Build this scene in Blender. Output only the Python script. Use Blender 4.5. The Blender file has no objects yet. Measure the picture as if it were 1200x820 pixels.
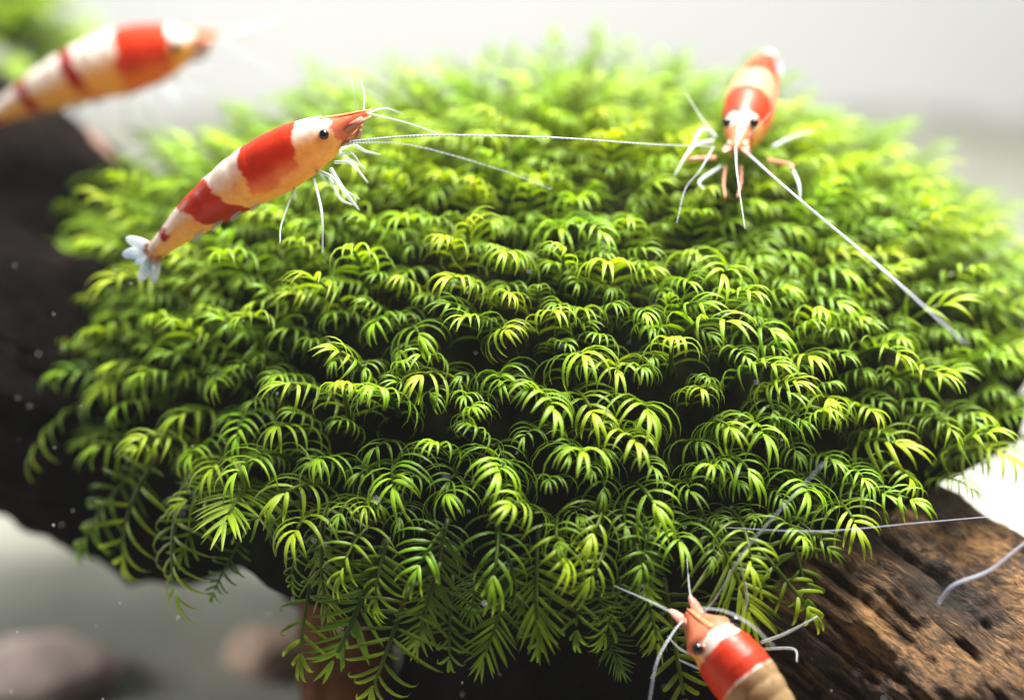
import bpy, math, random
import numpy as np
from mathutils import Vector, Matrix, noise as mn

random.seed(7); rng = np.random.default_rng(7)
S = 0.01                                   # everything below is laid out in centimetres
sc = bpy.context.scene
col = sc.collection

# ------------------------------------------------------------------ camera
PITCH = math.radians(22.0); DIST = 19.0; LENS = 70.0
CAM = np.array([0.0, -DIST*math.cos(PITCH), DIST*math.sin(PITCH)])
FWD = np.array([0.0, math.cos(PITCH), -math.sin(PITCH)]); UPV = np.array([0.0, math.sin(PITCH), math.cos(PITCH)])
cd = bpy.data.cameras.new('camera'); cam = bpy.data.objects.new('camera', cd); col.objects.link(cam)
cam.location = Vector(CAM*S); cam.rotation_euler = (math.pi/2-PITCH, 0, 0)
cd.lens = LENS; cd.sensor_width = 36; cd.clip_start = 0.005; cd.clip_end = 5
cd.dof.use_dof = True; cd.dof.focus_distance = 18.75*S; cd.dof.aperture_fstop = 9.5; cd.dof.aperture_blades = 7
sc.camera = cam

# ------------------------------------------------------------------ world, lamps, exposure
w = bpy.data.worlds.new('World'); sc.world = w; w.use_nodes = True
w.node_tree.nodes['Background'].inputs[0].default_value = (0.75, 0.85, 1.0, 1)
w.node_tree.nodes['Background'].inputs[1].default_value = 0.015
def area_lamp(name, loc, target, sx, sy, power, colr):
    ld = bpy.data.lights.new(name, 'AREA'); ld.shape = 'RECTANGLE'; ld.size = sx*S; ld.size_y = sy*S
    ld.energy = power; ld.color = colr
    o = bpy.data.objects.new(name, ld); col.objects.link(o)
    o.location = Vector(loc)*S
    o.rotation_euler = (Vector(target)-Vector(loc)).to_track_quat('-Z', 'Y').to_euler()
    return o
area_lamp('aquarium_lamp', (6.0, 5.8, 19.5), (0.5, 1.8, 0), 14, 7, 3.0, (1.0, 0.97, 0.90))
area_lamp('background_fill', (-6, 15, 12), (-5, 22, -7), 56, 5, .65, (1.0, 0.985, 0.97))  # added fill out of view, brightens the back panel and far sand
area_lamp('side_fill', (-26, 8, 3), (-5, 8, -8), 12, 8, .40, (1.0, .99, .95))  # added unseen fill, lifts the dark sand under the wood at left
sc.view_settings.view_transform = 'Standard'; sc.view_settings.look = 'None'
sc.view_settings.exposure = 0.0; sc.view_settings.gamma = 1.0
sc.cycles.use_denoising = True
sc.cycles.max_bounces = 8; sc.cycles.transparent_max_bounces = 8
sc.cycles.sample_clamp_indirect = 4.0

# ------------------------------------------------------------------ helpers
def at(px, py, d):
    k = d/LENS*36/1200
    return CAM + FWD*d + np.array([1.0, 0, 0])*(px-600)*k + UPV*(410-py)*k
def unit(v):
    v = np.asarray(v, float); return v/max(1e-9, np.linalg.norm(v))
def rgb(h):
    f = lambda c: c/12.92 if c <= .04045 else ((c+.055)/1.055)**2.4
    return tuple(f(int(h[i:i+2], 16)/255) for i in (0, 2, 4))
def tag(o, label=None, cat=None, group=None, kind=None):
    if label: o['label'] = label
    if cat: o['category'] = cat
    if group: o['group'] = group
    if kind: o['kind'] = kind
    return o
def make_mesh(name, v, f, mat, smooth=True, attrs=None, colors=None):
    me = bpy.data.meshes.new(name)
    me.from_pydata((np.asarray(v, float)*S).tolist(), [], f if isinstance(f, list) else f.tolist())
    if smooth: me.polygons.foreach_set('use_smooth', [True]*len(me.polygons))
    for k, a in (attrs or {}).items():
        at_ = me.attributes.new(k, 'FLOAT', 'POINT'); at_.data.foreach_set('value', np.asarray(a, np.float32))
    for k, a in (colors or {}).items():
        at_ = me.attributes.new(k, 'FLOAT_COLOR', 'POINT'); at_.data.foreach_set('color', np.asarray(a, np.float32).ravel())
    if mat: me.materials.append(mat)
    me.update()
    return me
def link(name, me, parent=None, loc=None):
    o = bpy.data.objects.new(name, me); col.objects.link(o)
    if parent is not None: o.parent = parent
    if loc is not None: o.location = Vector(loc)*S
    return o
def empty(name, loc):
    o = bpy.data.objects.new(name, None); col.objects.link(o); o.location = Vector(loc)*S; o.empty_display_size = .01
    return o
def spline(pts, n):
    P = np.asarray(pts, float); m = len(P)
    if m == 2: return np.linspace(P[0], P[1], n)
    E = np.vstack([2*P[0]-P[1], P, 2*P[-1]-P[-2]]); out = []
    for u in np.linspace(0, m-1-1e-9, n):
        i = int(u); t = u-i; a, b, c, d = E[i], E[i+1], E[i+2], E[i+3]
        out.append(.5*((2*b)+(c-a)*t+(2*a-5*b+4*c-d)*t*t+(3*b-a-3*c+d)*t**3))
    return np.array(out)
def tube(pts, radii, seg=6):
    """tube mesh along a polyline; attr = 0..1 along it"""
    P = np.asarray(pts); n = len(P); R = np.interp(np.linspace(0, 1, n), np.linspace(0, 1, len(radii)), radii)
    T = np.gradient(P, axis=0); v = []; f = []; a = []
    u = unit(np.cross(T[0], [0.31, .2, .93]))
    for i in range(n):
        t = unit(T[i]); u = unit(u-t*np.dot(u, t)); b = np.cross(t, u)
        for k in range(seg):
            an = 2*math.pi*k/seg; v.append(P[i]+R[i]*(u*math.cos(an)+b*math.sin(an))); a.append(i/(n-1))
    for i in range(n-1):
        for k in range(seg):
            k2 = (k+1) % seg; f.append([i*seg+k, i*seg+k2, (i+1)*seg+k2, (i+1)*seg+k])
    f.append(list(range(seg))[::-1]); f.append([(n-1)*seg+k for k in range(seg)])
    return np.array(v), f, a
def smooth01(x, a, b):
    t = np.clip((np.asarray(x, float)-a)/(b-a), 0, 1); return t*t*(3-2*t)

# ------------------------------------------------------------------ materials
def new_mat(name):
    m = bpy.data.materials.new(name); m.use_nodes = True
    nt = m.node_tree; b = nt.nodes['Principled BSDF']
    return m, nt, b
def nd(nt, typ, **kw):
    n = nt.nodes.new(typ)
    for k, v in kw.items(): setattr(n, k, v)
    return n
def ramp(nt, stops):
    r = nd(nt, 'ShaderNodeValToRGB'); e = r.color_ramp.elements
    while len(e) < len(stops): e.new(.5)
    for x, (p, c) in zip(e, stops): x.position = p; x.color = (*c, 1)
    return r
def leaf_material():
    m, nt, b = new_mat('moss_leaf'); L = nt.links.new
    age = nd(nt, 'ShaderNodeAttribute', attribute_name='age'); rnd = nd(nt, 'ShaderNodeAttribute', attribute_name='rnd')
    along = nd(nt, 'ShaderNodeAttribute', attribute_name='along')
    oi = nd(nt, 'ShaderNodeObjectInfo')
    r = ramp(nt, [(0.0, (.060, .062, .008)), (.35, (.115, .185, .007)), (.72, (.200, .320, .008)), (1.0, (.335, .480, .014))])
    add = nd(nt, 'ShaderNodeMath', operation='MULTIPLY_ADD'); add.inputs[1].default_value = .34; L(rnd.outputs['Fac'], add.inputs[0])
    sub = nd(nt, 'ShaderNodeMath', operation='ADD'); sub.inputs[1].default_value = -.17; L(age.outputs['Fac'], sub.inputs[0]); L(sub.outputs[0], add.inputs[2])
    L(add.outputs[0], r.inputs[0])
    hs = nd(nt, 'ShaderNodeHueSaturation'); L(r.outputs[0], hs.inputs['Color'])
    mr = nd(nt, 'ShaderNodeMapRange'); mr.inputs['To Min'].default_value = .488; mr.inputs['To Max'].default_value = .528
    L(oi.outputs['Random'], mr.inputs['Value']); L(mr.outputs[0], hs.inputs['Hue'])
    # brownish worn tips on some leaves
    mx = nd(nt, 'ShaderNodeMix', data_type='RGBA'); L(hs.outputs[0], mx.inputs['A']); mx.inputs['B'].default_value = (.13, .085, .02, 1)
    g = nd(nt, 'ShaderNodeMath', operation='MULTIPLY'); p = nd(nt, 'ShaderNodeMath', operation='POWER'); p.inputs[1].default_value = 6
    L(along.outputs['Fac'], p.inputs[0]); L(p.outputs[0], g.inputs[0]); L(rnd.outputs['Fac'], g.inputs[1]); L(g.outputs[0], mx.inputs['Factor'])
    L(mx.outputs['Result'], b.inputs['Base Color']); b.inputs['Roughness'].default_value = .46
    b.inputs['Specular IOR Level'].default_value = .4
    tr = nd(nt, 'ShaderNodeBsdfTranslucent')
    tm = nd(nt, 'ShaderNodeMix', data_type='RGBA', blend_type='MULTIPLY'); tm.inputs['Factor'].default_value = 1
    L(mx.outputs['Result'], tm.inputs['A']); tm.inputs['B'].default_value = (1.5, 1.3, .5, 1); L(tm.outputs['Result'], tr.inputs['Color'])
    ms = nd(nt, 'ShaderNodeMixShader'); ms.inputs[0].default_value = .42
    L(b.outputs[0], ms.inputs[1]); L(tr.outputs[0], ms.inputs[2])
    L(ms.outputs[0], nt.nodes['Material Output'].inputs['Surface'])
    return m
def plain(name, c, rough=.6, spec=.4, sub=0., subr=(.1, .05, .03), noise_amt=0., nscale=400., bump=0.):
    m, nt, b = new_mat(name); L = nt.links.new
    b.inputs['Base Color'].default_value = (*c, 1); b.inputs['Roughness'].default_value = rough; b.inputs['Specular IOR Level'].default_value = spec
    if sub: b.inputs['Subsurface Weight'].default_value = sub; b.inputs['Subsurface Radius'].default_value = subr; b.inputs['Subsurface Scale'].default_value = .01
    if noise_amt or bump:
        tc = nd(nt, 'ShaderNodeTexCoord'); nz = nd(nt, 'ShaderNodeTexNoise'); nz.inputs['Scale'].default_value = nscale; nz.inputs['Detail'].default_value = 6
        L(tc.outputs['Object'], nz.inputs['Vector'])
        if noise_amt:
            r = ramp(nt, [(.3, tuple(x*(1-noise_amt) for x in c)), (.7, tuple(min(1, x*(1+noise_amt)) for x in c))])
            L(nz.outputs['Fac'], r.inputs[0]); L(r.outputs[0], b.inputs['Base Color'])
        if bump:
            bp = nd(nt, 'ShaderNodeBump'); bp.inputs['Strength'].default_value = bump; bp.inputs['Distance'].default_value = .0006
            L(nz.outputs['Fac'], bp.inputs['Height']); L(bp.outputs[0], b.inputs['Normal'])
    return m
def wood_material(name, dark, mid, light, spec=.3):
    m, nt, b = new_mat(name); L = nt.links.new
    u = nd(nt, 'ShaderNodeAttribute', attribute_name='around'); v = nd(nt, 'ShaderNodeAttribute', attribute_name='along')
    h = nd(nt, 'ShaderNodeAttribute', attribute_name='relief')
    cx = nd(nt, 'ShaderNodeCombineXYZ'); L(u.outputs['Fac'], cx.inputs[0]); L(v.outputs['Fac'], cx.inputs[1])
    mp = nd(nt, 'ShaderNodeMapping'); mp.inputs['Scale'].default_value = (18, 4.2, 1); L(cx.outputs[0], mp.inputs[0])
    n1 = nd(nt, 'ShaderNodeTexNoise'); n1.inputs['Scale'].default_value = 1.6; n1.inputs['Detail'].default_value = 9; n1.inputs['Roughness'].default_value = .68; n1.inputs['Distortion'].default_value = .5
    L(mp.outputs[0], n1.inputs['Vector'])
    n2 = nd(nt, 'ShaderNodeTexNoise'); n2.inputs['Scale'].default_value = 1.3; n2.inputs['Detail'].default_value = 4; L(cx.outputs[0], n2.inputs['Vector'])
    a = nd(nt, 'ShaderNodeMath', operation='MULTIPLY_ADD'); a.inputs[1].default_value = .55; L(n2.outputs['Fac'], a.inputs[0]); 
    s = nd(nt, 'ShaderNodeMath', operation='MULTIPLY'); s.inputs[1].default_value = .62; L(n1.outputs['Fac'], s.inputs[0]); L(s.outputs[0], a.inputs[2])
    r = ramp(nt, [(.42, dark), (.57, mid), (.72, light)]); L(a.outputs[0], r.inputs[0]); L(r.outputs[0], b.inputs['Base Color'])
    b.inputs['Roughness'].default_value = .62; b.inputs['Specular IOR Level'].default_value = spec
    bp = nd(nt, 'ShaderNodeBump'); bp.inputs['Strength'].default_value = .9; bp.inputs['Distance'].default_value = .0009
    n3 = nd(nt, 'ShaderNodeTexNoise'); n3.inputs['Scale'].default_value = 900; n3.inputs['Detail'].default_value = 5; tc = nd(nt, 'ShaderNodeTexCoord'); L(tc.outputs['Object'], n3.inputs['Vector'])
    hh = nd(nt, 'ShaderNodeMath', operation='MULTIPLY_ADD'); hh.inputs[1].default_value = .55; L(n3.outputs['Fac'], hh.inputs[0]); L(n1.outputs['Fac'], hh.inputs[2])
    L(hh.outputs[0], bp.inputs['Height']); L(bp.outputs[0], b.inputs['Normal'])
    return m
def shrimp_material():
    m, nt, b = new_mat('shrimp_shell'); L = nt.links.new
    c = nd(nt, 'ShaderNodeAttribute', attribute_name='tint')
    tc = nd(nt, 'ShaderNodeTexCoord'); nz = nd(nt, 'ShaderNodeTexNoise'); nz.inputs['Scale'].default_value = 1400; nz.inputs['Detail'].default_value = 3
    L(tc.outputs['Object'], nz.inputs['Vector'])
    r = ramp(nt, [(.3, (.90, .87, .85)), (.65, (1.04, 1.04, 1.03))]); L(nz.outputs['Fac'], r.inputs[0])
    mx = nd(nt, 'ShaderNodeMix', data_type='RGBA', blend_type='MULTIPLY'); mx.inputs['Factor'].default_value = 1
    L(c.outputs['Color'], mx.inputs['A']); L(r.outputs[0], mx.inputs['B']); L(mx.outputs['Result'], b.inputs['Base Color'])
    b.inputs['Roughness'].default_value = .4; b.inputs['Specular IOR Level'].default_value = .5
    b.inputs['Subsurface Weight'].default_value = .35; b.inputs['Subsurface Radius'].default_value = (.10, .085, .06); b.inputs['Subsurface Scale'].default_value = .012
    tr = nd(nt, 'ShaderNodeBsdfTranslucent'); L(mx.outputs['Result'], tr.inputs['Color'])
    ms = nd(nt, 'ShaderNodeMixShader'); ms.inputs[0].default_value = .36
    L(b.outputs[0], ms.inputs[1]); L(tr.outputs[0], ms.inputs[2]); L(ms.outputs[0], nt.nodes['Material Output'].inputs['Surface'])
    bp = nd(nt, 'ShaderNodeBump'); bp.inputs['Strength'].default_value = .12; bp.inputs['Distance'].default_value = .0004
    L(nz.outputs['Fac'], bp.inputs['Height']); L(bp.outputs[0], b.inputs['Normal'])
    return m
def limb_material(name, c, alpha):
    m, nt, b = new_mat(name); L = nt.links.new
    b.inputs['Base Color'].default_value = (*c, 1); b.inputs['Roughness'].default_value = .3
    tp = nd(nt, 'ShaderNodeBsdfTransparent'); ms = nd(nt, 'ShaderNodeMixShader'); ms.inputs[0].default_value = alpha
    L(tp.outputs[0], ms.inputs[1]); L(b.outputs[0], ms.inputs[2]); L(ms.outputs[0], nt.nodes['Material Output'].inputs['Surface'])
    return m
def fan_material():
    m, nt, b = new_mat('tail_white'); L = nt.links.new
    tc = nd(nt, 'ShaderNodeTexCoord'); nz = nd(nt, 'ShaderNodeTexNoise'); nz.inputs['Scale'].default_value = 900; L(tc.outputs['Object'], nz.inputs['Vector'])
    r = ramp(nt, [(.35, (.62, .72, .86)), (.6, (.95, .96, 1.0))]); L(nz.outputs['Fac'], r.inputs[0]); L(r.outputs[0], b.inputs['Base Color'])
    tr = nd(nt, 'ShaderNodeBsdfTranslucent'); L(r.outputs[0], tr.inputs['Color'])
    ms = nd(nt, 'ShaderNodeMixShader'); ms.inputs[0].default_value = .6
    L(b.outputs[0], ms.inputs[1]); L(tr.outputs[0], ms.inputs[2]); L(ms.outputs[0], nt.nodes['Material Output'].inputs['Surface'])
    return m
def antenna_material():
    m, nt, b = new_mat('antenna'); L = nt.links.new
    a = nd(nt, 'ShaderNodeAttribute', attribute_name='ring')
    mth = nd(nt, 'ShaderNodeMath', operation='FRACT'); L(a.outputs['Fac'], mth.inputs[0])
    r = ramp(nt, [(.0, (.74, .77, .86)), (.5, (.70, .73, .82)), (.75, (.30, .32, .42)), (1., (.4, .42, .5))]); L(mth.outputs[0], r.inputs[0])
    L(r.outputs[0], b.inputs['Base Color']); b.inputs['Roughness'].default_value = .3
    tp = nd(nt, 'ShaderNodeBsdfTransparent'); ms = nd(nt, 'ShaderNodeMixShader'); ms.inputs[0].default_value = .72
    L(tp.outputs[0], ms.inputs[1]); L(b.outputs[0], ms.inputs[2]); L(ms.outputs[0], nt.nodes['Material Output'].inputs['Surface'])
    return m
LEAF = leaf_material()
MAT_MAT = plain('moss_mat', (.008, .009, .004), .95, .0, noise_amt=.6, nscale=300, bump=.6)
STEM = plain('moss_stem', (.07, .085, .015), .6, .3)
WOOD = wood_material('driftwood_bark', (.005, .0035, .003), (.045, .022, .010), (.28, .145, .052))
WOODB = wood_material('driftwood_dark', (.002, .0016, .0016), (.005, .0036, .0034), (.014, .009, .0075), .03)
WOODR = wood_material('driftwood_reddish', (.03, .008, .004), (.15, .036, .012), (.34, .13, .035))
SHELL = shrimp_material()
EYE = plain('eye_black', (.012, .008, .010), .12, .6)
LIMB = limb_material('limb_clear', (.72, .80, .80), .42)
LIMBR = limb_material('limb_red', (.75, .32, .22), .72)
FAN = fan_material()
FANR = plain('tail_red', (.72, .25, .12), .35, .5, sub=.4)
ANT = antenna_material()
ANTF = limb_material('antennule_clear', (.78, .82, .86), .45)

# ------------------------------------------------------------------ the setting
v = []; f = []
nx, ny = 90, 70
for j in range(ny):
    for i in range(nx):
        x = -45+90*i/(nx-1); y = -14+54*j/(ny-1)
        v.append((x, y, -7+.35*mn.noise(Vector((x*.25, y*.25, 0)))+.12*mn.noise(Vector((x*.9, y*.9, 3)))))
for j in range(ny-1):
    for i in range(nx-1):
        a = j*nx+i; f.append([a, a+1, a+nx+1, a+nx])
sand = link('sand_bed', make_mesh('sand_bed', v, f, plain('pale_sand', (.37, .378, .325), .9, .1, noise_amt=.22, nscale=55, bump=.5)))
tag(sand, 'pale grey sand at the bottom of the tank, far out of focus', 'sand', kind='structure')
v = []; f = []; nx, nz_ = 60, 30
for j in range(nz_):
    for i in range(nx):
        x = -60+120*i/(nx-1); z = -11+40*j/(nz_-1); v.append((x, 34+.05*mn.noise(Vector((x*.1, z*.1, 9))), z))
for j in range(nz_-1):
    for i in range(nx-1):
        a = j*nx+i; f.append([a, a+nx, a+nx+1, a+1])
wall = link('tank_back_wall', make_mesh('tank_back_wall', v, f, plain('back_panel', (.57, .578, .59), .8, .2, noise_amt=.03, nscale=12)))
tag(wall, 'pale grey back panel of the aquarium behind the moss', 'wall', kind='structure')

def pebble(c, r, mat, label):
    vv = []; ff = []; n, m = 28, 16
    for i in range(m+1):
        ph = math.pi*i/m
        for k in range(n):
            th = 2*math.pi*k/n; d = np.array([math.sin(ph)*math.cos(th), math.sin(ph)*math.sin(th), math.cos(ph)])
            vv.append(d*np.array(r)*(1+.22*mn.noise(Vector(d*1.7+np.array(c)))))
    for i in range(m):
        for k in range(n): ff.append([i*n+k, (i+1)*n+k, (i+1)*n+(k+1) % n, i*n+(k+1) % n])
    tag(link('pebble', make_mesh('pebble', vv, ff, mat), None, c), label, 'pebble')
PINKST = plain('pink_stone', (.80, .64, .58), .8, .2, noise_amt=.2, nscale=120)
pebble((-6.3, 5.6, -6.85), (1.0, .8, .25), PINKST, 'blurred pinkish pebble on the sand under the overhanging wood')
pebble((-3.3, 6.0, -6.85), (.6, .6, .25), plain('peach_stone', (.78, .55, .42), .8, .2, noise_amt=.2, nscale=120), 'blurred peach coloured pebble beside the reddish root')

# ------------------------------------------------------------------ driftwood
def wood_tube(name, pts, radii, nL, nA, mat, parent, base, squash=(1, 1), relief=.16, seed=0., grain=7., endcap=True):
    P = spline(pts, nL); R = np.interp(np.linspace(0, 1, nL), np.linspace(0, 1, len(radii)), radii)
    T = np.gradient(P, axis=0); v = []; f = []; au = []; al = []; re = []
    d = np.concatenate([[0], np.cumsum(np.linalg.norm(np.diff(P, axis=0), axis=1))])
    u = unit(np.cross(T[0], [0.05, .1, 1.])); 
    for i in range(nL):
        t = unit(T[i]); u = unit(u-t*np.dot(u, t)); b = np.cross(u, t)
        for k in range(nA):
            an = 2*math.pi*k/nA; ca, sa = math.cos(an), math.sin(an)
            q = Vector((ca*R[i]*1.1+seed, sa*R[i]*1.1, d[i]*.16))
            big = mn.noise(Vector((ca*1.1+seed, sa*1.1, d[i]*.28)))
            wv = .6*mn.noise(Vector((ca*1.5, sa*1.5, d[i]*.5+seed)))
            g = 1-2*abs(mn.noise(Vector((ca*grain*.5+seed+wv, sa*grain*.5+wv, d[i]*.34))))
            g2 = 1-2*abs(mn.noise(Vector((ca*grain*1.7+wv*2, sa*grain*1.7+seed+wv*2, d[i]*.55))))
            g3 = mn.noise(Vector((ca*grain*4.5+wv*3, sa*grain*4.5+seed, d[i]*1.3)))
            h = .95*big*R[i]*.30+relief*(g*.75+g2*.38+g3*.22)
            lp = P[i]+(u*ca+b*sa)*R[i]
            h += relief*(.55*mn.noise(Vector(lp*1.3))+.35*mn.noise(Vector(lp*3.1))+.16*mn.noise(Vector(lp*8.)))
            rr = R[i]+h
            if endcap:
                e = min(i, nL-1-i)/(nL*.06)
                if e < 1: rr *= math.sqrt(max(0.0, 1-(1-e)**2))+.02
            v.append(P[i]+u*(ca*rr*squash[0])+b*(sa*rr*squash[1])-base)
            au.append(an/6.28318*max(radii)*6.28 if k < nA else 0); al.append(d[i]); re.append(g)
    for i in range(nL-1):
        for k in range(nA):
            k2 = (k+1) % nA; f.append([i*nA+k, i*nA+k2, (i+1)*nA+k2, (i+1)*nA+k])
    f.append(list(range(nA))[::-1]); f.append([(nL-1)*nA+k for k in range(nA)])
    return link(name, make_mesh(name, v, f, mat, attrs={'around': au, 'along': al, 'relief': re}), parent)
wbase = np.array([0.6, 2.0, -7.2])
wood = tag(empty('driftwood', wbase), 'dark knotty driftwood carrying the big moss cushion and its brown log', 'driftwood')
wood_tube('stump', [(-9.5, 5.0, -1.2), (-6.4, 4.0, -1.75), (-4.1, 3.2, -2.35), (-2.6, 3.2, -1.6), (-.6, 2.6, -2.2), (1.8, 2.3, -2.6), (4.2, 2.6, -2.6)], [1.0, 1.35, 1.3, 1.1, 1.9, 2.2, 1.6], 130, 110, WOODB, wood, wbase, relief=.3, seed=3.1)
wood_tube('unseen_shade_branch', [(-9.2, 6.0, -1.7), (-6.6, 7.5, -1.7), (-4.0, 8.5, -1.9), (-2, 7.5, -2.4)], [.7, .9, .8, .7], 80, 70, WOODB, wood, wbase, relief=.2, seed=21.)  # hidden wood added to keep the top lamp off the left sand
wood_tube('trunk', [(.9, 2.0, -1.8), (.8, 1.8, -4), (.7, 2.0, -5.5), (.6, 2.0, -7.6)], [2.1, 2.0, 1.9, 2.3], 110, 110, WOODB, wood, wbase, relief=.2, seed=8.4)
wood_tube('root', [(-1.6, 2.2, -2.2), (-1.8, 1.7, -4), (-1.9, 1.9, -5.5), (-2.1, 2.3, -7.5)], [.6, .5, .5, .6], 90, 60, WOODR, wood, wbase, relief=.09, seed=1.7)
lg = [at(880, 640, 22.0), at(985, 722, 20.8), at(1100, 812, 20.1), at(1260, 945, 19.3), at(1480, 1140, 18.5)]
wood_tube('log', lg, [1.2, 1.45, 1.55, 1.6, 1.5], 420, 340, WOOD, wood, wbase, relief=.19, seed=5.2, grain=8.5)

bb = at(-20, 330, 26.5); bb[2] = -7.2
back_wood = tag(empty('driftwood', bb), 'blurred dark driftwood block behind the cushion with a pinkish rim', 'driftwood')
pale_rim = wood_material('pinkish_rim', (.10, .05, .04), (.30, .17, .13), (.52, .36, .29))  # paler pinkish bark for the strip along the block's top edge
wood_tube('block', [at(-190, 190, 27.5), at(-60, 250, 26.8), at(60, 330, 26.0), at(130, 480, 25.5)], [1.6, 2.0, 1.9, 1.3], 80, 80, WOODB, back_wood, bb, relief=.15, seed=12.)
wood_tube('foot', [at(-60, 350, 26.8), np.array([-10., 11.5, -4.]), np.array([-10., 12.5, -7.6])], [1.5, 1.2, 1.5], 40, 50, WOODB, back_wood, bb, relief=.15, seed=14.)
wood_tube('rim', [at(20, 138, 25.9), at(62, 152, 25.7), at(102, 174, 25.4), at(135, 200, 25.2)], [.08, .17, .17, .08], 40, 40, pale_rim, back_wood, bb, relief=.05, seed=15.)

# ------------------------------------------------------------------ moss fronds
def frond_arrays(seed, L=1.15, p0=20, p1=-45, npair=9, leaf=.52, e0=28, edrop=120, width=.062, a0=82, a1=22):
    r = np.random.default_rng(seed); n = 24
    tt = np.linspace(0, 1, n); pit = np.radians(p0+(p1-p0)*tt**1.4); side = r.normal(0, .05)
    st = np.zeros((n, 3))
    for i in range(1, n):
        st[i] = st[i-1]+L/(n-1)*np.array([side*2*tt[i], math.cos(pit[i]), math.sin(pit[i])])
    V = []; F = []; age = []; along = []; rnd = []
    def emit(base, T, N, X, sgn, a, ln, wd, e_0, e_d, ag, rv):
        D0 = T*math.cos(a)+X*sgn*math.sin(a); ns = 7; p = base.copy(); b0 = len(V)
        for k in range(ns):
            s = k/(ns-1); e = math.radians(e_0-e_d*s**1.15)
            D = D0*math.cos(e)+N*math.sin(e); Nn = N*math.cos(e)-D0*math.sin(e); W = np.cross(D, Nn)
            if k: p = p+D*ln/(ns-1)
            hw = wd*.5*(min(1, .55+2.2*s))*(1-s**2.2)**.9+.0015
            V.extend([p-W*hw-Nn*hw*.45, p.copy(), p+W*hw-Nn*hw*.45]); age.extend([ag]*3); along.extend([s]*3); rnd.extend([rv]*3)
            if k:
                o = b0+3*(k-1); F.append([o, o+1, o+4, o+3]); F.append([o+1, o+2, o+5, o+4])
    X = np.array([1., 0, 0])
    for k in range(npair):
        t = .16+.80*k/(npair-1)
        for sgn in (-1, 1):
            tk = min(.985, max(.05, t+r.normal(0, .012)+(.02 if sgn > 0 else 0))); i = int(tk*(n-1))
            pt = math.radians(p0+(p1-p0)*tk**1.4); T = np.array([0, math.cos(pt), math.sin(pt)]); N = np.array([0, -math.sin(pt), math.cos(pt)])
            a = math.radians(a0+(a1-a0)*tk**1.6+r.normal(0, 5)); ln = leaf*(.35 if r.random() < .06 else 1)*(.62+.5*math.sin(math.pi*min(1, tk*.85+.1)))*r.uniform(.85, 1.12)
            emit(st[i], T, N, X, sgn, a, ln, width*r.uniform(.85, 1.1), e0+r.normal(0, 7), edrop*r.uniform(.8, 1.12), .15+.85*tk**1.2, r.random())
    pt = math.radians(p1); T = np.array([0, math.cos(pt), math.sin(pt)]); N = np.array([0, -math.sin(pt), math.cos(pt)])
    for a_ in (-10, 6):
        emit(st[-1], T, N, X, 1, math.radians(a_), leaf*.75, width, e0*.6, edrop*.7, 1.0, r.random())
    # stem
    sv, sf, sa = tube(st[::3], [.026, .014], 4); o = len(V)
    V = np.vstack([np.array(V), sv]); F += [[o+q for q in x] for x in sf]
    age += [.12+.3*q for q in sa]; along += [0]*len(sa); rnd += [.3]*len(sa)
    return V, F, np.array(age), np.array(along), np.array(rnd)
VAR = []
for k in range(18):
    lf = rng.uniform(.36, .47)
    VAR.append(frond_arrays(100+k, L=rng.uniform(.6, .92), p0=rng.uniform(14, 36), p1=rng.uniform(-38, -4), npair=int(rng.integers(6, 10)), leaf=lf, e0=rng.uniform(28, 48), edrop=rng.uniform(115, 150), width=rng.uniform(.029, .037), a0=rng.uniform(74, 90), a1=rng.uniform(20, 42)))
for k in range(5):   # flatter, feather-like fronds that hang at the foot of the cushion
    VAR.append(frond_arrays(200+k, L=rng.uniform(.65, .95), p0=12, p1=-18, npair=15, leaf=rng.uniform(.28, .38), e0=10, edrop=rng.uniform(28, 55), width=.030, a0=72, a1=24))
VMESH = []
for k, (V, F, ag, al, rn) in enumerate(VAR):
    VMESH.append(make_mesh('frond', V, F, LEAF, attrs={'age': ag, 'along': al, 'rnd': rn}))

MC = np.array([.42, 4.2, -2.55]); MR = np.array([6.45, 5.65, 3.76]); EX = 2.08
def bumpy(p):
    return .22*mn.noise(Vector((p[0]*.75, p[1]*.75, p[2]*.75+4)))+.12*mn.noise(Vector((p[0]*1.7, p[1]*1.7, p[2]*1.7)))
def surf(dirs):
    q = np.sum(np.abs(dirs/MR)**EX, axis=1)**(-1/EX); o = MC+dirs*q[:, None]; o[:, 1] += .055*np.minimum(o[:, 0]-MC[0]+.8, 0)**2*(o[:, 1] < MC[1]); return o
def surf_normal(p):
    q = (p-MC)/MR; g = np.sign(q)*np.abs(q)**(EX-1)/MR; return g/np.linalg.norm(g, axis=1)[:, None]
def zmin(x):
    return np.interp(x, [-7, -4.6, -3.3, -1.8, 0, 2.3, 2.9, 3.5, 4.6, 7], [-1.7, -1.95, -2.2, -2.5, -2.55, -2.45, -1.75, -1.5, -1.45, -1.35])
mbase = MC+np.array([0, 0, .3])
moss = tag(empty('moss_cushion', mbase), 'large domed cushion of bright green feathery moss on the driftwood', 'moss')
# mat under the fronds
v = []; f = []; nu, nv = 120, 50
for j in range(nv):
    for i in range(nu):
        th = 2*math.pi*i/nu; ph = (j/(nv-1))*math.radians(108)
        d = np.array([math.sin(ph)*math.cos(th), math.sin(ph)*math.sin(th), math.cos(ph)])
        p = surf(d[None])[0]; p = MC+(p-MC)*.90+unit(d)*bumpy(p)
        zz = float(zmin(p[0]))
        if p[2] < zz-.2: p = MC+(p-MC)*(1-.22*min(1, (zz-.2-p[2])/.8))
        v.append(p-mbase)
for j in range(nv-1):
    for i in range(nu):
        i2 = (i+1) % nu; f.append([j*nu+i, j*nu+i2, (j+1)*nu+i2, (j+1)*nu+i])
link('mat', make_mesh('mat', v, f, MAT_MAT), moss)

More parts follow.
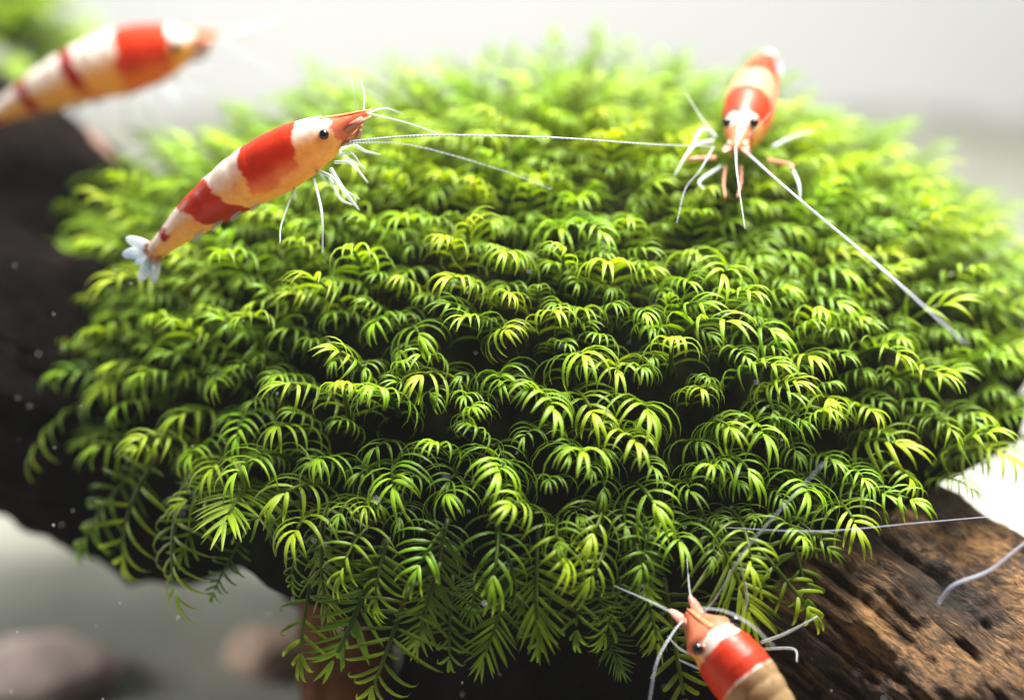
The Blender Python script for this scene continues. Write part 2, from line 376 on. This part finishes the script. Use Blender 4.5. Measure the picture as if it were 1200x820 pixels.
def scatter(n, mind, seed):
    r = np.random.default_rng(seed); d = r.normal(size=(n, 3)); d /= np.linalg.norm(d, axis=1)[:, None]
    p = surf(d); nr = surf_normal(p)
    keep = (r.random(n) > .93*smooth01(zmin(p[:, 0])+1.3-p[:, 2], 0, 1.2)) & (r.random(n) > .62*smooth01(-.6-p[:, 0], 0, 2.5)*smooth01(.2-p[:, 2], 0, 1.2)) & (p[:, 1] < 7.2) & (p[:, 2] > zmin(p[:, 0])-.25*r.random(n)) & (nr[:, 2] > -.35)
    # even out the density
    wgt = 1/np.maximum(.15, np.abs(np.sum(nr*d, axis=1)))*np.sum((p-MC)**2, axis=1); wgt /= wgt.max()
    keep &= r.random(n) < wgt*1.0+.1
    p, nr = p[keep], nr[keep]; acc = []
    A = np.zeros((0, 3))
    for i in range(len(p)):
        if len(acc) == 0 or np.min(np.sum((A-p[i])**2, axis=1)) > (mind*r.uniform(.72, 1.22))**2:
            acc.append(i); A = p[acc]
    return p[acc], nr[acc]
def place(p, n, r, sink=.55, size=1.0):
    hang = float(smooth01(-p[2], 1.2-0*p[0], 2.1)) * (1 if p[1] < 2.2 else 0)
    rad = unit(np.array([p[0]-MC[0], (p[1]-MC[1])*.9, 0])+1e-6)
    d = n*.8+rad*.42+np.array([0, -.22, .18])+r.normal(0, .22, 3)
    d = unit(unit(d)*(1-hang)+unit(n*.42+np.array([.12*p[0]/4, 0, -.95])+r.normal(0, .2, 3))*hang)
    z = np.array([0, 0, 1.])*(1-hang)+n*(.45+hang); z = unit(z-d*np.dot(z, d)); z = unit(z+.25*r.normal(0, 1, 3)); z = unit(z-d*np.dot(z, d))
    x = np.cross(d, z); s = size*r.uniform(.88, 1.45)
    kind = int(r.integers(18, 23)) if r.random() < hang*.38 else int(r.integers(0, 18))
    b = p+n*bumpy(p)-d*sink*s
    M = np.eye(4); M[:3, 0] = x*s; M[:3, 1] = d*s; M[:3, 2] = z*s; M[:3, 3] = b
    return M, kind
r0 = np.random.default_rng(42)
P1, N1 = scatter(70000, .47, 11)
P2, N2 = scatter(60000, .34, 12)
rel = P1-CAM; dep = rel@FWD; sx = 600+rel[:, 0]/dep*LENS/36*1200; sy = 410-(rel@UPV)/dep*LENS/36*1200
fac = -np.sum(N1*rel, axis=1)/np.linalg.norm(rel, axis=1)
vis = (sx > -50) & (sx < 1250) & (sy > 20) & (sy < 860) & (fac > -.15)
score = np.where(vis, (.35+np.clip(fac, 0, 1))/dep**2, 0); order = np.argsort(-score)
big = set(order[:300].tolist()) & set(np.nonzero(vis)[0].tolist())
SV = []; SF = []; SA = []; SL = []; SR = []; off = 0
def stuff_add(M, k):
    global off
    V, F, ag, al, rn = VAR[k]
    SV.append(V@M[:3, :3].T+M[:3, 3]-mbase); SF.extend([[q+off for q in x] for x in F]); SA.append(ag); SL.append(al)
    SR.append(np.clip(rn*.6+.4*r0.random(), 0, 1)); off += len(V)
for i in range(len(P1)):
    M, k = place(P1[i], N1[i], r0)
    if i in big:
        o = bpy.data.objects.new('frond', VMESH[k]); col.objects.link(o); o.parent = moss
        L_ = M.copy(); L_[:3, 3] = (M[:3, 3]-mbase)*S
        o.matrix_local = Matrix(L_.tolist())
    elif P1[i][1] < 7: stuff_add(M, k)
for i in range(len(P2)):      # the older, shorter growth between the big fronds
    if dep.min() and P2[i][1] < 6.6:
        M, k = place(P2[i], N2[i], r0, sink=.75, size=.72)
        if (k < 18 or r0.random() < .3) and r0.random() > .25*float(smooth01(.4-P2[i][2], 0, 1.5)): stuff_add(M, k)
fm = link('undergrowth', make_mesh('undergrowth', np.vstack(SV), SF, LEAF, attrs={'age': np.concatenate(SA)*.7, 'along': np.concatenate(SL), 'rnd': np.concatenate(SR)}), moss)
tag(fm, kind='stuff')
print('fronds', len(P1), len(P2), 'big', len(big), 'faces', len(SF))

# second moss cushion on the block behind, only its edge in the frame
mb2 = at(-60, 70, 29.0)
moss2 = tag(empty('moss_cushion', mb2-np.array([0, 0, 1.2])), 'small blurred moss clump on the dark block behind', 'moss')
SV = []; SF = []; SA = []; SL = []; SR = []; off = 0
for i in range(130):
    d = unit(r0.normal(size=3)); d[2] = abs(d[2])*.9-.15; d = unit(d)
    q = mb2+d*np.array([1.9, 1.6, 1.35]); dd = unit(d+np.array([0, -.1, .2])); z = unit(np.array([0, 0, 1.])+.3*r0.normal(0, 1, 3)); z = unit(z-dd*np.dot(z, dd)); x = np.cross(dd, z)
    M = np.eye(4); M[:3, 0] = x*1.3; M[:3, 1] = dd*1.3; M[:3, 2] = z*1.3; M[:3, 3] = q-dd*.7
    if i < 60:
        o = bpy.data.objects.new('frond', VMESH[i % 18]); col.objects.link(o); o.parent = moss2
        L_ = M.copy(); L_[:3, 3] = (M[:3, 3]-(mb2-np.array([0, 0, 1.2])))*S; o.matrix_local = Matrix(L_.tolist())
    else:
        V, F, ag, al, rn = VAR[i % 18]
        SV.append(V@M[:3, :3].T+M[:3, 3]-(mb2-np.array([0, 0, 1.2]))); SF.extend([[q_+off for q_ in x_] for x_ in F]); SA.append(ag); SL.append(al); SR.append(rn); off += len(V)
tag(link('undergrowth', make_mesh('undergrowth', np.vstack(SV), SF, LEAF, attrs={'age': np.concatenate(SA), 'along': np.concatenate(SL), 'rnd': np.concatenate(SR)}), moss2), kind='stuff')

# ------------------------------------------------------------------ shrimps
RED = (.66, .052, .014); REDD = (.42, .012, .010); WHITE = (.93, .91, .88); CREAM = (.95, .58, .16); ORANGE = (.85, .30, .07); SNOUT = (.72, .20, .09); TAN = (.42, .29, .15); PINK = (.85, .45, .33)
SS = [0, .03, .06, .10, .14, .2, .3, .4, .48, .56, .64, .72, .80, .87, .92, 1.0]
RH = [.035, .062, .09, .135, .19, .25, .315, .335, .325, .305, .275, .245, .21, .17, .135, .105]
def band_colour(s, v, bands, sd):
    """s along the body 0..1, v -1 belly .. 1 back"""
    k = float(smooth01(v+.15*sd[1], .1, .7)); c = np.array(CREAM)*(1-k)+np.array(WHITE)*k
    for (a, b, c_top, c_bot, vlim, slant) in bands:
        wob = .018*sd[0]+slant*(1-v)*.5; e = .006
        m = float(smooth01(s-a-wob, -e, e)*smooth01(b+wob-s, -e, e)*smooth01(v+.25*sd[1]-vlim, -.1, .1))
        k = float(smooth01(v+.2*sd[1], -.45, .25)); c = c*(1-m)+m*(np.array(c_bot)*(1-k)+np.array(c_top)*k)
    return tuple(c)
def shrimp(name_label, H, T, up, bands, scale=1.0, bend=0.0, sidebend=0.0, legs=(), antennae=(), antennules=(), fan=True, fan_dir=None, snout=SNOUT, base=None, belly=None, group='banded shrimps', fatten=1.0, fan_spread=1.0, generic=(), fan_up=0., eye_s=.15, eye_z=.06, eye_y=.76, snout_end=.115, snout_w=.95):
    H = np.asarray(H); T = np.asarray(T); X = unit(H-T); Ln = np.linalg.norm(H-T); Z = unit(up-X*np.dot(up, X)); Y = np.cross(Z, X)
    sz = Ln/2.45*scale*fatten if scale else 1
    def spine(s):      # straight thorax, tail curling down, optional sideways sweep
        b = max(0, s-.45)
        return H-X*Ln*s+Z*(-bend*b*b*Ln*1.6+.06*math.sin(math.pi*s)*Ln*.35)+Y*(sidebend*b*b*Ln*1.6)
    base = np.asarray(base if base is not None else spine(.35)-Z*.6*sz)
    root = tag(empty('shrimp', base), name_label, 'shrimp', group)
    nS, nA = 240, 48; v = []; f = []; tint = []
    for i in range(nS):
        s = (i/(nS-1))**1.0; p = spine(s); t = unit(spine(s-.004)-spine(s+.004)); zz = unit(Z-t*np.dot(Z, t)); yy = np.cross(zz, t)
        h = np.interp(s, SS, RH)*sz; wd = h*.80
        if s > .46:
            q = ((s-.46)/.54*6.3) % 1; sg_ = .03*math.sin(math.pi*min(1, q*1.25))**.7-.012; h *= 1+sg_; wd *= 1+sg_
        if s < eye_s: wd *= 1+(snout_w-1)*min(1, (eye_s-s)/.05); h *= .92
        for k in range(nA):
            an = 2*math.pi*k/nA; ca, sa = math.cos(an), math.sin(an)
            hh = h*(.93 if ca > 0 else 1.07)
            # slightly keeled back, pleural edge on the flanks
            yv = math.copysign(abs(sa)**.92, sa)*wd; zv = ca*hh
            if s > .46 and ca < -.2: yv *= 1-.28*min(1, (-ca-.2)/.6)
            q3 = p+yy*yv+zz*zv; v.append(q3-base)
            sd = (mn.noise(Vector((sa*2.1+s*3, ca*2.1+H[0], s*9)))+.5*mn.noise(Vector((sa*6, ca*6+H[0], s*20))), mn.noise(Vector((sa*1.6, s*14, H[0]+3))))
            if s < snout_end + .02*sd[0]:
                k2 = .5+.5*sd[1]; c = tuple(snout[m_]*(1-.3*k2)+PINK[m_]*.3*k2 for m_ in range(3))
            elif belly is not None and s > belly:
                kk = .5+.5*mn.noise(Vector((sa*9, ca*9, s*60))); c = tuple(TAN[m_]*(.6+.7*kk) for m_ in range(3))
            else: c = band_colour(s, ca, bands, sd)
            tint.append((*c, 1))
    for i in range(nS-1):
        for k in range(nA):
            k2 = (k+1) % nA; f.append([i*nA+k, (i+1)*nA+k, (i+1)*nA+k2, i*nA+k2])
    f.append(list(range(nA))); f.append([(nS-1)*nA+k for k in range(nA)][::-1])
    link('body', make_mesh('body', v, f, SHELL, colors={'tint': tint}), root)
    def blob(name, c, ax, rad, mat, par=root, n=10, m=8):
        vv = []; ff = []
        for i in range(m+1):
            ph = math.pi*i/m
            for k in range(n):
                th = 2*math.pi*k/n; vv.append(c+ax[0]*rad[0]*math.cos(ph)+ax[1]*rad[1]*math.sin(ph)*math.cos(th)+ax[2]*rad[2]*math.sin(ph)*math.sin(th)-base)
        for i in range(m):
            for k in range(n): ff.append([i*n+k, i*n+(k+1) % n, (i+1)*n+(k+1) % n, (i+1)*n+k])
        return link(name, make_mesh(name, vv, ff, mat), par)
    for sg in (-1, 1):
        er = np.interp(eye_s, SS, RH); e = spine(eye_s)+Y*sg*er*eye_y*sz+Z*eye_z*sz
        blob('eye', e, (X, Y, Z), (.052*sz, .052*sz, .055*sz), EYE, n=14, m=10)
        sv, sf, _ = tube(np.array([spine(eye_s+.02)+Y*sg*er*.45*sz+Z*eye_z*sz, e]), [.04*sz, .028*sz], 8); link('eye_stalk', make_mesh('eye_stalk', sv-base, sf, FANR), root)
        blob('antennal_scale', spine(.045)+Y*sg*.07*sz-Z*.02*sz, (unit(X+Y*sg*.22), unit(Y-X*sg*.22), Z), (.19*sz, .05*sz, .014*sz), LIMBR)
        sv, sf, _ = tube(np.array([spine(.10)+Y*sg*.07*sz-Z*.03*sz, spine(.02)+Y*sg*.075*sz+Z*.0*sz]), [.045*sz, .03*sz], 8); link('antenna_base', make_mesh('antenna_base', sv-base, sf, LIMBR), root)
        sv, sf, _ = tube(spline([spine(.16)+Y*sg*.06*sz-Z*.14*sz, spine(.09)+Y*sg*.08*sz-Z*.17*sz, spine(.05)+Y*sg*.05*sz-Z*.10*sz], 8), [.035*sz, .03*sz, .02*sz], 6); link('mouthpart', make_mesh('mouthpart', sv-base, sf, LIMBR), root)
    rv, rf, _ = tube(spline([spine(.17)+Z*.17*sz, spine(.10)+Z*.11*sz, spine(-.01)+Z*.03*sz], 12), [.04*sz, .03*sz, .006*sz], 6)
    link('rostrum', make_mesh('rostrum', rv-base, rf, FANR), root)
    # tail fan
    if fan:
        tp = spine(1.0); td = unit(spine(1.0)-spine(.93)) if fan_dir is None else unit(fan_dir); yl = Y*(1-fan_up)+Z*fan_up; yl = unit(yl-td*np.dot(yl, td)); zl = np.cross(td, yl)
        for ang, ln, wd, lift in ((-48, .34, .066, -.02), (-25, .38, .07, -.01), (0, .30, .045, .02), (22, .37, .07, -.01), (50, .33, .066, -.02)):
            a = math.radians(ang*fan_spread); dd = td*math.cos(a)+yl*math.sin(a); ss = np.cross(zl, dd)
            pr = root
            b1 = blob('tail_blade', tp-td*.05*sz+dd*ln*.62*sz+zl*lift, (dd, ss, zl), (ln*.52*sz, wd*sz, .022*sz), FAN)
            blob('blade_root', tp-td*.06*sz+dd*ln*.22*sz+zl*lift, (dd, ss, zl), (ln*.27*sz, wd*.85*sz, .034*sz), FANR, b1)
    # swimmerets
    for k in range(4):
        for sg in (-1, 1):
            s = .53+.085*k; a = spine(s)+Y*sg*.09*sz-Z*np.interp(s, SS, RH)*sz*.95
            blob('swimmeret', a+Z*.03*sz-X*.04*sz, (unit(Z*.5+X), Y, unit(X*.5-Z)), (.12*sz, .02*sz, .045*sz), LIMB)
    for pts, rad, red in legs:
        L_ = np.array([at(*q) if isinstance(q, tuple) else q for q in pts])
        sv, sf, _ = tube(spline(L_, 5*len(L_)), [q*.48 for q in rad], 7); link('leg', make_mesh('leg', sv-base, sf, LIMBR if red else LIMB), root)
    for (s, sg, kx, ky, kz, fx, fy, fz) in generic:
        a = spine(s)+Y*sg*.1*sz-Z*.25*sz
        sv, sf, _ = tube(np.array([a, a+(X*kx+Y*sg*ky+Z*kz)*sz, a+(X*(kx*.6+fx*.4)+Y*sg*(ky*.5+fy*.5)+Z*(kz*.4+fz*.6))*sz, a+(X*fx+Y*sg*fy+Z*fz)*sz]), [.024*sz, .02*sz, .014*sz, .008*sz], 7)
        link('leg', make_mesh('leg', sv-base, sf, LIMB), root)
    for nm, group_, in (('antenna', antennae), ('antennule', antennules)):
        for pts, rad in group_:
            L_ = np.array([at(*q) if isinstance(q, tuple) else q for q in pts]); sp = spline(L_, 60 if nm == 'antenna' else 24)
            sv, sf, sa = tube(sp, [q*.34 for q in rad], 7); ln = np.sum(np.linalg.norm(np.diff(sp, axis=0), axis=1))
            link(nm, make_mesh(nm, sv-base, sf, ANT if nm == 'antenna' else ANTF, attrs={'ring': np.array(sa)*ln*24}), root)
    return root, spine, (X, Y, Z, sz)

GEN = [(.24, 1, .25, .25, -.1, .45, .2, -.35), (.28, -1, .2, .3, -.05, .35, .4, -.4), (.28, 1, .12, .35, -.02, .25, .5, -.5), (.33, 1, -.02, .38, .0, -.1, .55, -.5), (.38, 1, -.15, .35, .0, -.35, .55, -.45)]
GENB = GEN+[(s, -1, *r_) for (s, g, *r_) in GEN if g == 1]
up2 = unit(np.array([-.30, -.12, .93]))
shrimp('red and white banded shrimp seen from the side, walking up the moss', at(431, 133, 18.7), at(172, 283, 19.4), up2,
       [(.255, .485, RED, ORANGE, -.5, .06), (.655, .80, RED, REDD, -1.5, -.075), (.895, .925, REDD, REDD, .1, 0)], bend=.10, fatten=.85,
       legs=[([(368, 210, 18.8), (377, 250, 18.45), (378, 296, 18.4)], [.035, .026, .014], False),
             ([(388, 198, 18.6), (402, 222, 18.45), (421, 246, 18.4)], [.045, .05, .016], False),
             ([(385, 205, 18.7), (398, 232, 18.6), (412, 240, 18.5)], [.04, .03, .016], False),
             ([(393, 190, 18.6), (412, 192, 18.4), (431, 214, 18.3)], [.035, .03, .014], False),
             ([(396, 182, 18.7), (412, 180, 18.7), (424, 196, 18.7)], [.03, .025, .012], False),
             ([(345, 220, 18.9), (330, 262, 18.7), (328, 285, 18.6)], [.03, .022, .012], False)],
       antennae=[([(410, 166, 18.65), (500, 159, 18.5), (640, 161, 18.7), (760, 169, 19.3), (838, 172, 19.8)], [.034, .026, .02, .012]),
                 ([(414, 168, 18.6), (480, 170, 18.2), (580, 197, 18.0), (648, 222, 17.9)], [.02, .014, .01, .005])],
       antennules=[([(428, 134, 18.7), (436, 134, 18.7), (480, 145, 18.5), (518, 158, 18.4)], [.028, .022, .014]), ([(418, 130, 18.6), (415, 110, 18.5), (411, 90, 18.5)], [.022, .016, .007]), ([(426, 130, 18.7), (427, 112, 18.8), (422, 92, 19)], [.024, .016, .007]), ([(430, 133, 18.8), (450, 127, 19.2), (472, 133, 19.6)], [.025, .02, .01])],
       generic=GEN, eye_s=.165, snout_end=.135, fan_up=.75, fan_dir=at(138, 303, 19.5)-at(172, 281, 19.4))
b3 = at(866, 176, 19.9)
shrimp('red and white banded shrimp facing the camera on top of the cushion', at(862, 174, 19.9), at(901, 72, 22.2), np.array([-.08, -.1, 1.]),
       [(.165, .345, RED, ORANGE, -.6, .09), (.345, .56, (.82, .34, .2), PINK, -.9, .0), (.56, .97, RED, REDD, -.6, 0)], bend=-.02, sidebend=0,
       legs=[([(900, 188, 20.2), (926, 193, 20.0), (928, 198, 19.9)], [.05, .04, .035], True), ([(926, 193, 20.0), (936, 215, 19.8), (938, 236, 19.7)], [.04, .035, .014], False),
             ([(905, 172, 20.6), (930, 160, 20.8), (952, 153, 21)], [.04, .03, .014], False),
             ([(838, 185, 20.1), (815, 186, 20), (803, 188, 20)], [.05, .045, .03], True), ([(836, 165, 20.2), (812, 172, 20), (790, 206, 19.8)], [.04, .035, .012], False),
             ([(838, 160, 20.4), (822, 152, 20.3), (806, 182, 20.1)], [.04, .035, .012], False), ([(845, 195, 20.1), (820, 212, 19.9), (825, 222, 19.8)], [.035, .03, .014], False),
             ([(850, 195, 20.0), (848, 215, 19.9), (850, 232, 19.8)], [.04, .03, .016], True), ([(868, 195, 20.0), (868, 215, 19.9), (864, 232, 19.8)], [.04, .03, .016], True)],
       antennae=[([(876, 180, 19.8), (930, 228, 19.0), (1030, 312, 17.9), (1134, 405, 16.9)], [.03, .036, .034, .012]), ([(836, 173, 19.8), (820, 200, 19.6), (803, 222, 19.5), (793, 262, 19.3)], [.02, .014, .011, .006])],
       antennules=[([(862, 172, 19.8), (864, 205, 19.3), (873, 268, 18.9)], [.024, .02, .01]), ([(840, 160, 19.9), (822, 138, 20), (803, 108, 20.2)], [.022, .016, .006]), ([(878, 158, 19.9), (890, 147, 19.8), (903, 132, 19.8)], [.02, .014, .006])],
       fan_spread=.45, fan_dir=np.array([.05, .6, -.8]), fatten=.9, snout_w=1.15, eye_z=.12, eye_y=.78, eye_s=.135)
shrimp('red and white banded shrimp with a tan tail climbing the dark wood', at(806, 716, 18.25), at(955, 897, 17.65), np.array([.36, -.88, .46]),
       [(.265, .47, RED, RED, -1.5, .0)], bend=.05, belly=.475, fatten=1.5, eye_s=.205, eye_z=.15, eye_y=.80, snout_end=.19, snout_w=1.35,
       legs=[([(868, 725, 18.45), (875, 700, 18.45), (866, 650, 18.35)], [.035, .035, .02], False), ([(892, 752, 18.45), (920, 742, 18.35), (958, 722, 18.25)], [.035, .03, .014], False),
             ([(895, 760, 18.45), (930, 760, 18.35), (934, 775, 18.25)], [.03, .026, .014], False), ([(835, 790, 18.35), (812, 780, 18.45), (790, 770, 18.55)], [.03, .025, .014], False),
             ([(828, 770, 18.35), (800, 762, 18.45), (782, 745, 18.55)], [.03, .025, .014], False)],
       antennae=[([(820, 724, 18.1), (836, 704, 18.05), (845, 690, 17.95), (880, 636, 17.75), (966, 542, 17.45)], [.026, .022, .022, .016]), ([(800, 727, 18.05), (788, 742, 17.95), (770, 775, 17.75), (761, 822, 17.65)], [.026, .02, .016, .012])],
       antennules=[([(798, 724, 18.05), (770, 708, 18.05), (720, 686, 18.25)], [.026, .022, .008]), ([(822, 712, 17.95), (850, 716, 17.75), (880, 732, 17.55), (908, 758, 17.55)], [.022, .02, .02, .012]), ([(812, 706, 18.05), (808, 690, 18.15), (804, 640, 18.45)], [.022, .016, .008])])
shrimp('out of focus red and white banded shrimp swimming above the block behind', at(254, 40, 23.4), at(-12, 126, 24.0), np.array([-.2, -.3, .9]),
       [(.175, .38, RED, ORANGE, -1.5, .03), (.565, .63, REDD, ORANGE, -.6, -.05), (.79, .84, REDD, REDD, -.9, 0)], bend=.08, fatten=1.0, snout_end=.07,
       antennae=[([(248, 46, 23.3), (280, 60, 23.2), (330, 90, 23)], [.025, .02, .008]), ([(250, 42, 23.5), (285, 35, 23.7), (330, 20, 24)], [.025, .02, .008])], generic=[(a, b, c*.7, d*.7, e*.7, f_*.6, g*.6, h*.6) for (a, b, c, d, e, f_, g, h) in GENB])

STRAY = limb_material('stray_antenna', (.55, .57, .72), .45)
# antennae that reach in from shrimps outside the frame
for lab, pts, rad in (('pale bluish antenna lying across the brown log', [(1290, 575, 18.0), (1200, 637, 17.9), (1160, 668, 17.9), (1118, 685, 17.9), (1100, 706, 18.0)], [.018, .018, .022, .022, .026]),
                      ('hair thin antenna stretched over the upper rim of the log', [(1172, 604, 18.6), (1080, 612, 18.4), (960, 622, 18.2), (850, 618, 18.3)], [.007, .006, .006, .004])):
    P = np.array([at(*q) for q in pts]); sp = spline(P, 50); sv, sf, sa = tube(sp, [q*.7 for q in rad], 7)
    o = link('antenna', make_mesh('antenna', sv-sp[0], sf, STRAY, attrs={'ring': np.array(sa)*40}), None, sp[0]); tag(o, lab, 'antenna')

# drifting specks in the water
v = []; f = []
for i in range(190):
    p = at(rng.uniform(-20, 1220), rng.uniform(300, 830), rng.uniform(16.6, 18.2)); r_ = abs(rng.normal(0, .004))+.002; o = len(v)
    for a in ((1, 0, 0), (-1, 0, 0), (0, 1, 0), (0, -1, 0), (0, 0, 1.3), (0, 0, -1.3)): v.append(p+np.array(a)*r_)
    for a in ((0, 2, 4), (2, 1, 4), (1, 3, 4), (3, 0, 4), (2, 0, 5), (1, 2, 5), (3, 1, 5), (0, 3, 5)): f.append([o+q for q in a])
tag(link('water_specks', make_mesh('water_specks', v, f, plain('speck_white', (.6, .62, .66), .5))), 'tiny pale specks drifting in the water before the moss', 'specks', kind='stuff')

# the slightly milky water of the tank
hz = make_mesh('haze', [(x, y, z) for x in (-62, 62) for y in (-24, 36) for z in (-8.5, 31)], [[0, 1, 3, 2], [4, 6, 7, 5], [0, 4, 5, 1], [2, 3, 7, 6], [0, 2, 6, 4], [1, 5, 7, 3]], None, smooth=False)
hm = bpy.data.materials.new('milky_water'); hm.use_nodes = True; hm.node_tree.nodes.remove(hm.node_tree.nodes['Principled BSDF'])
pv = hm.node_tree.nodes.new('ShaderNodeVolumePrincipled'); pv.inputs['Color'].default_value = (.93, .95, .96, 1); pv.inputs['Density'].default_value = .035; pv.inputs['Anisotropy'].default_value = .25
hm.node_tree.links.new(pv.outputs[0], hm.node_tree.nodes['Material Output'].inputs['Volume']); hz.materials.append(hm)
tag(link('haze', hz), 'milky water filling the tank around the moss', 'water', kind='stuff')
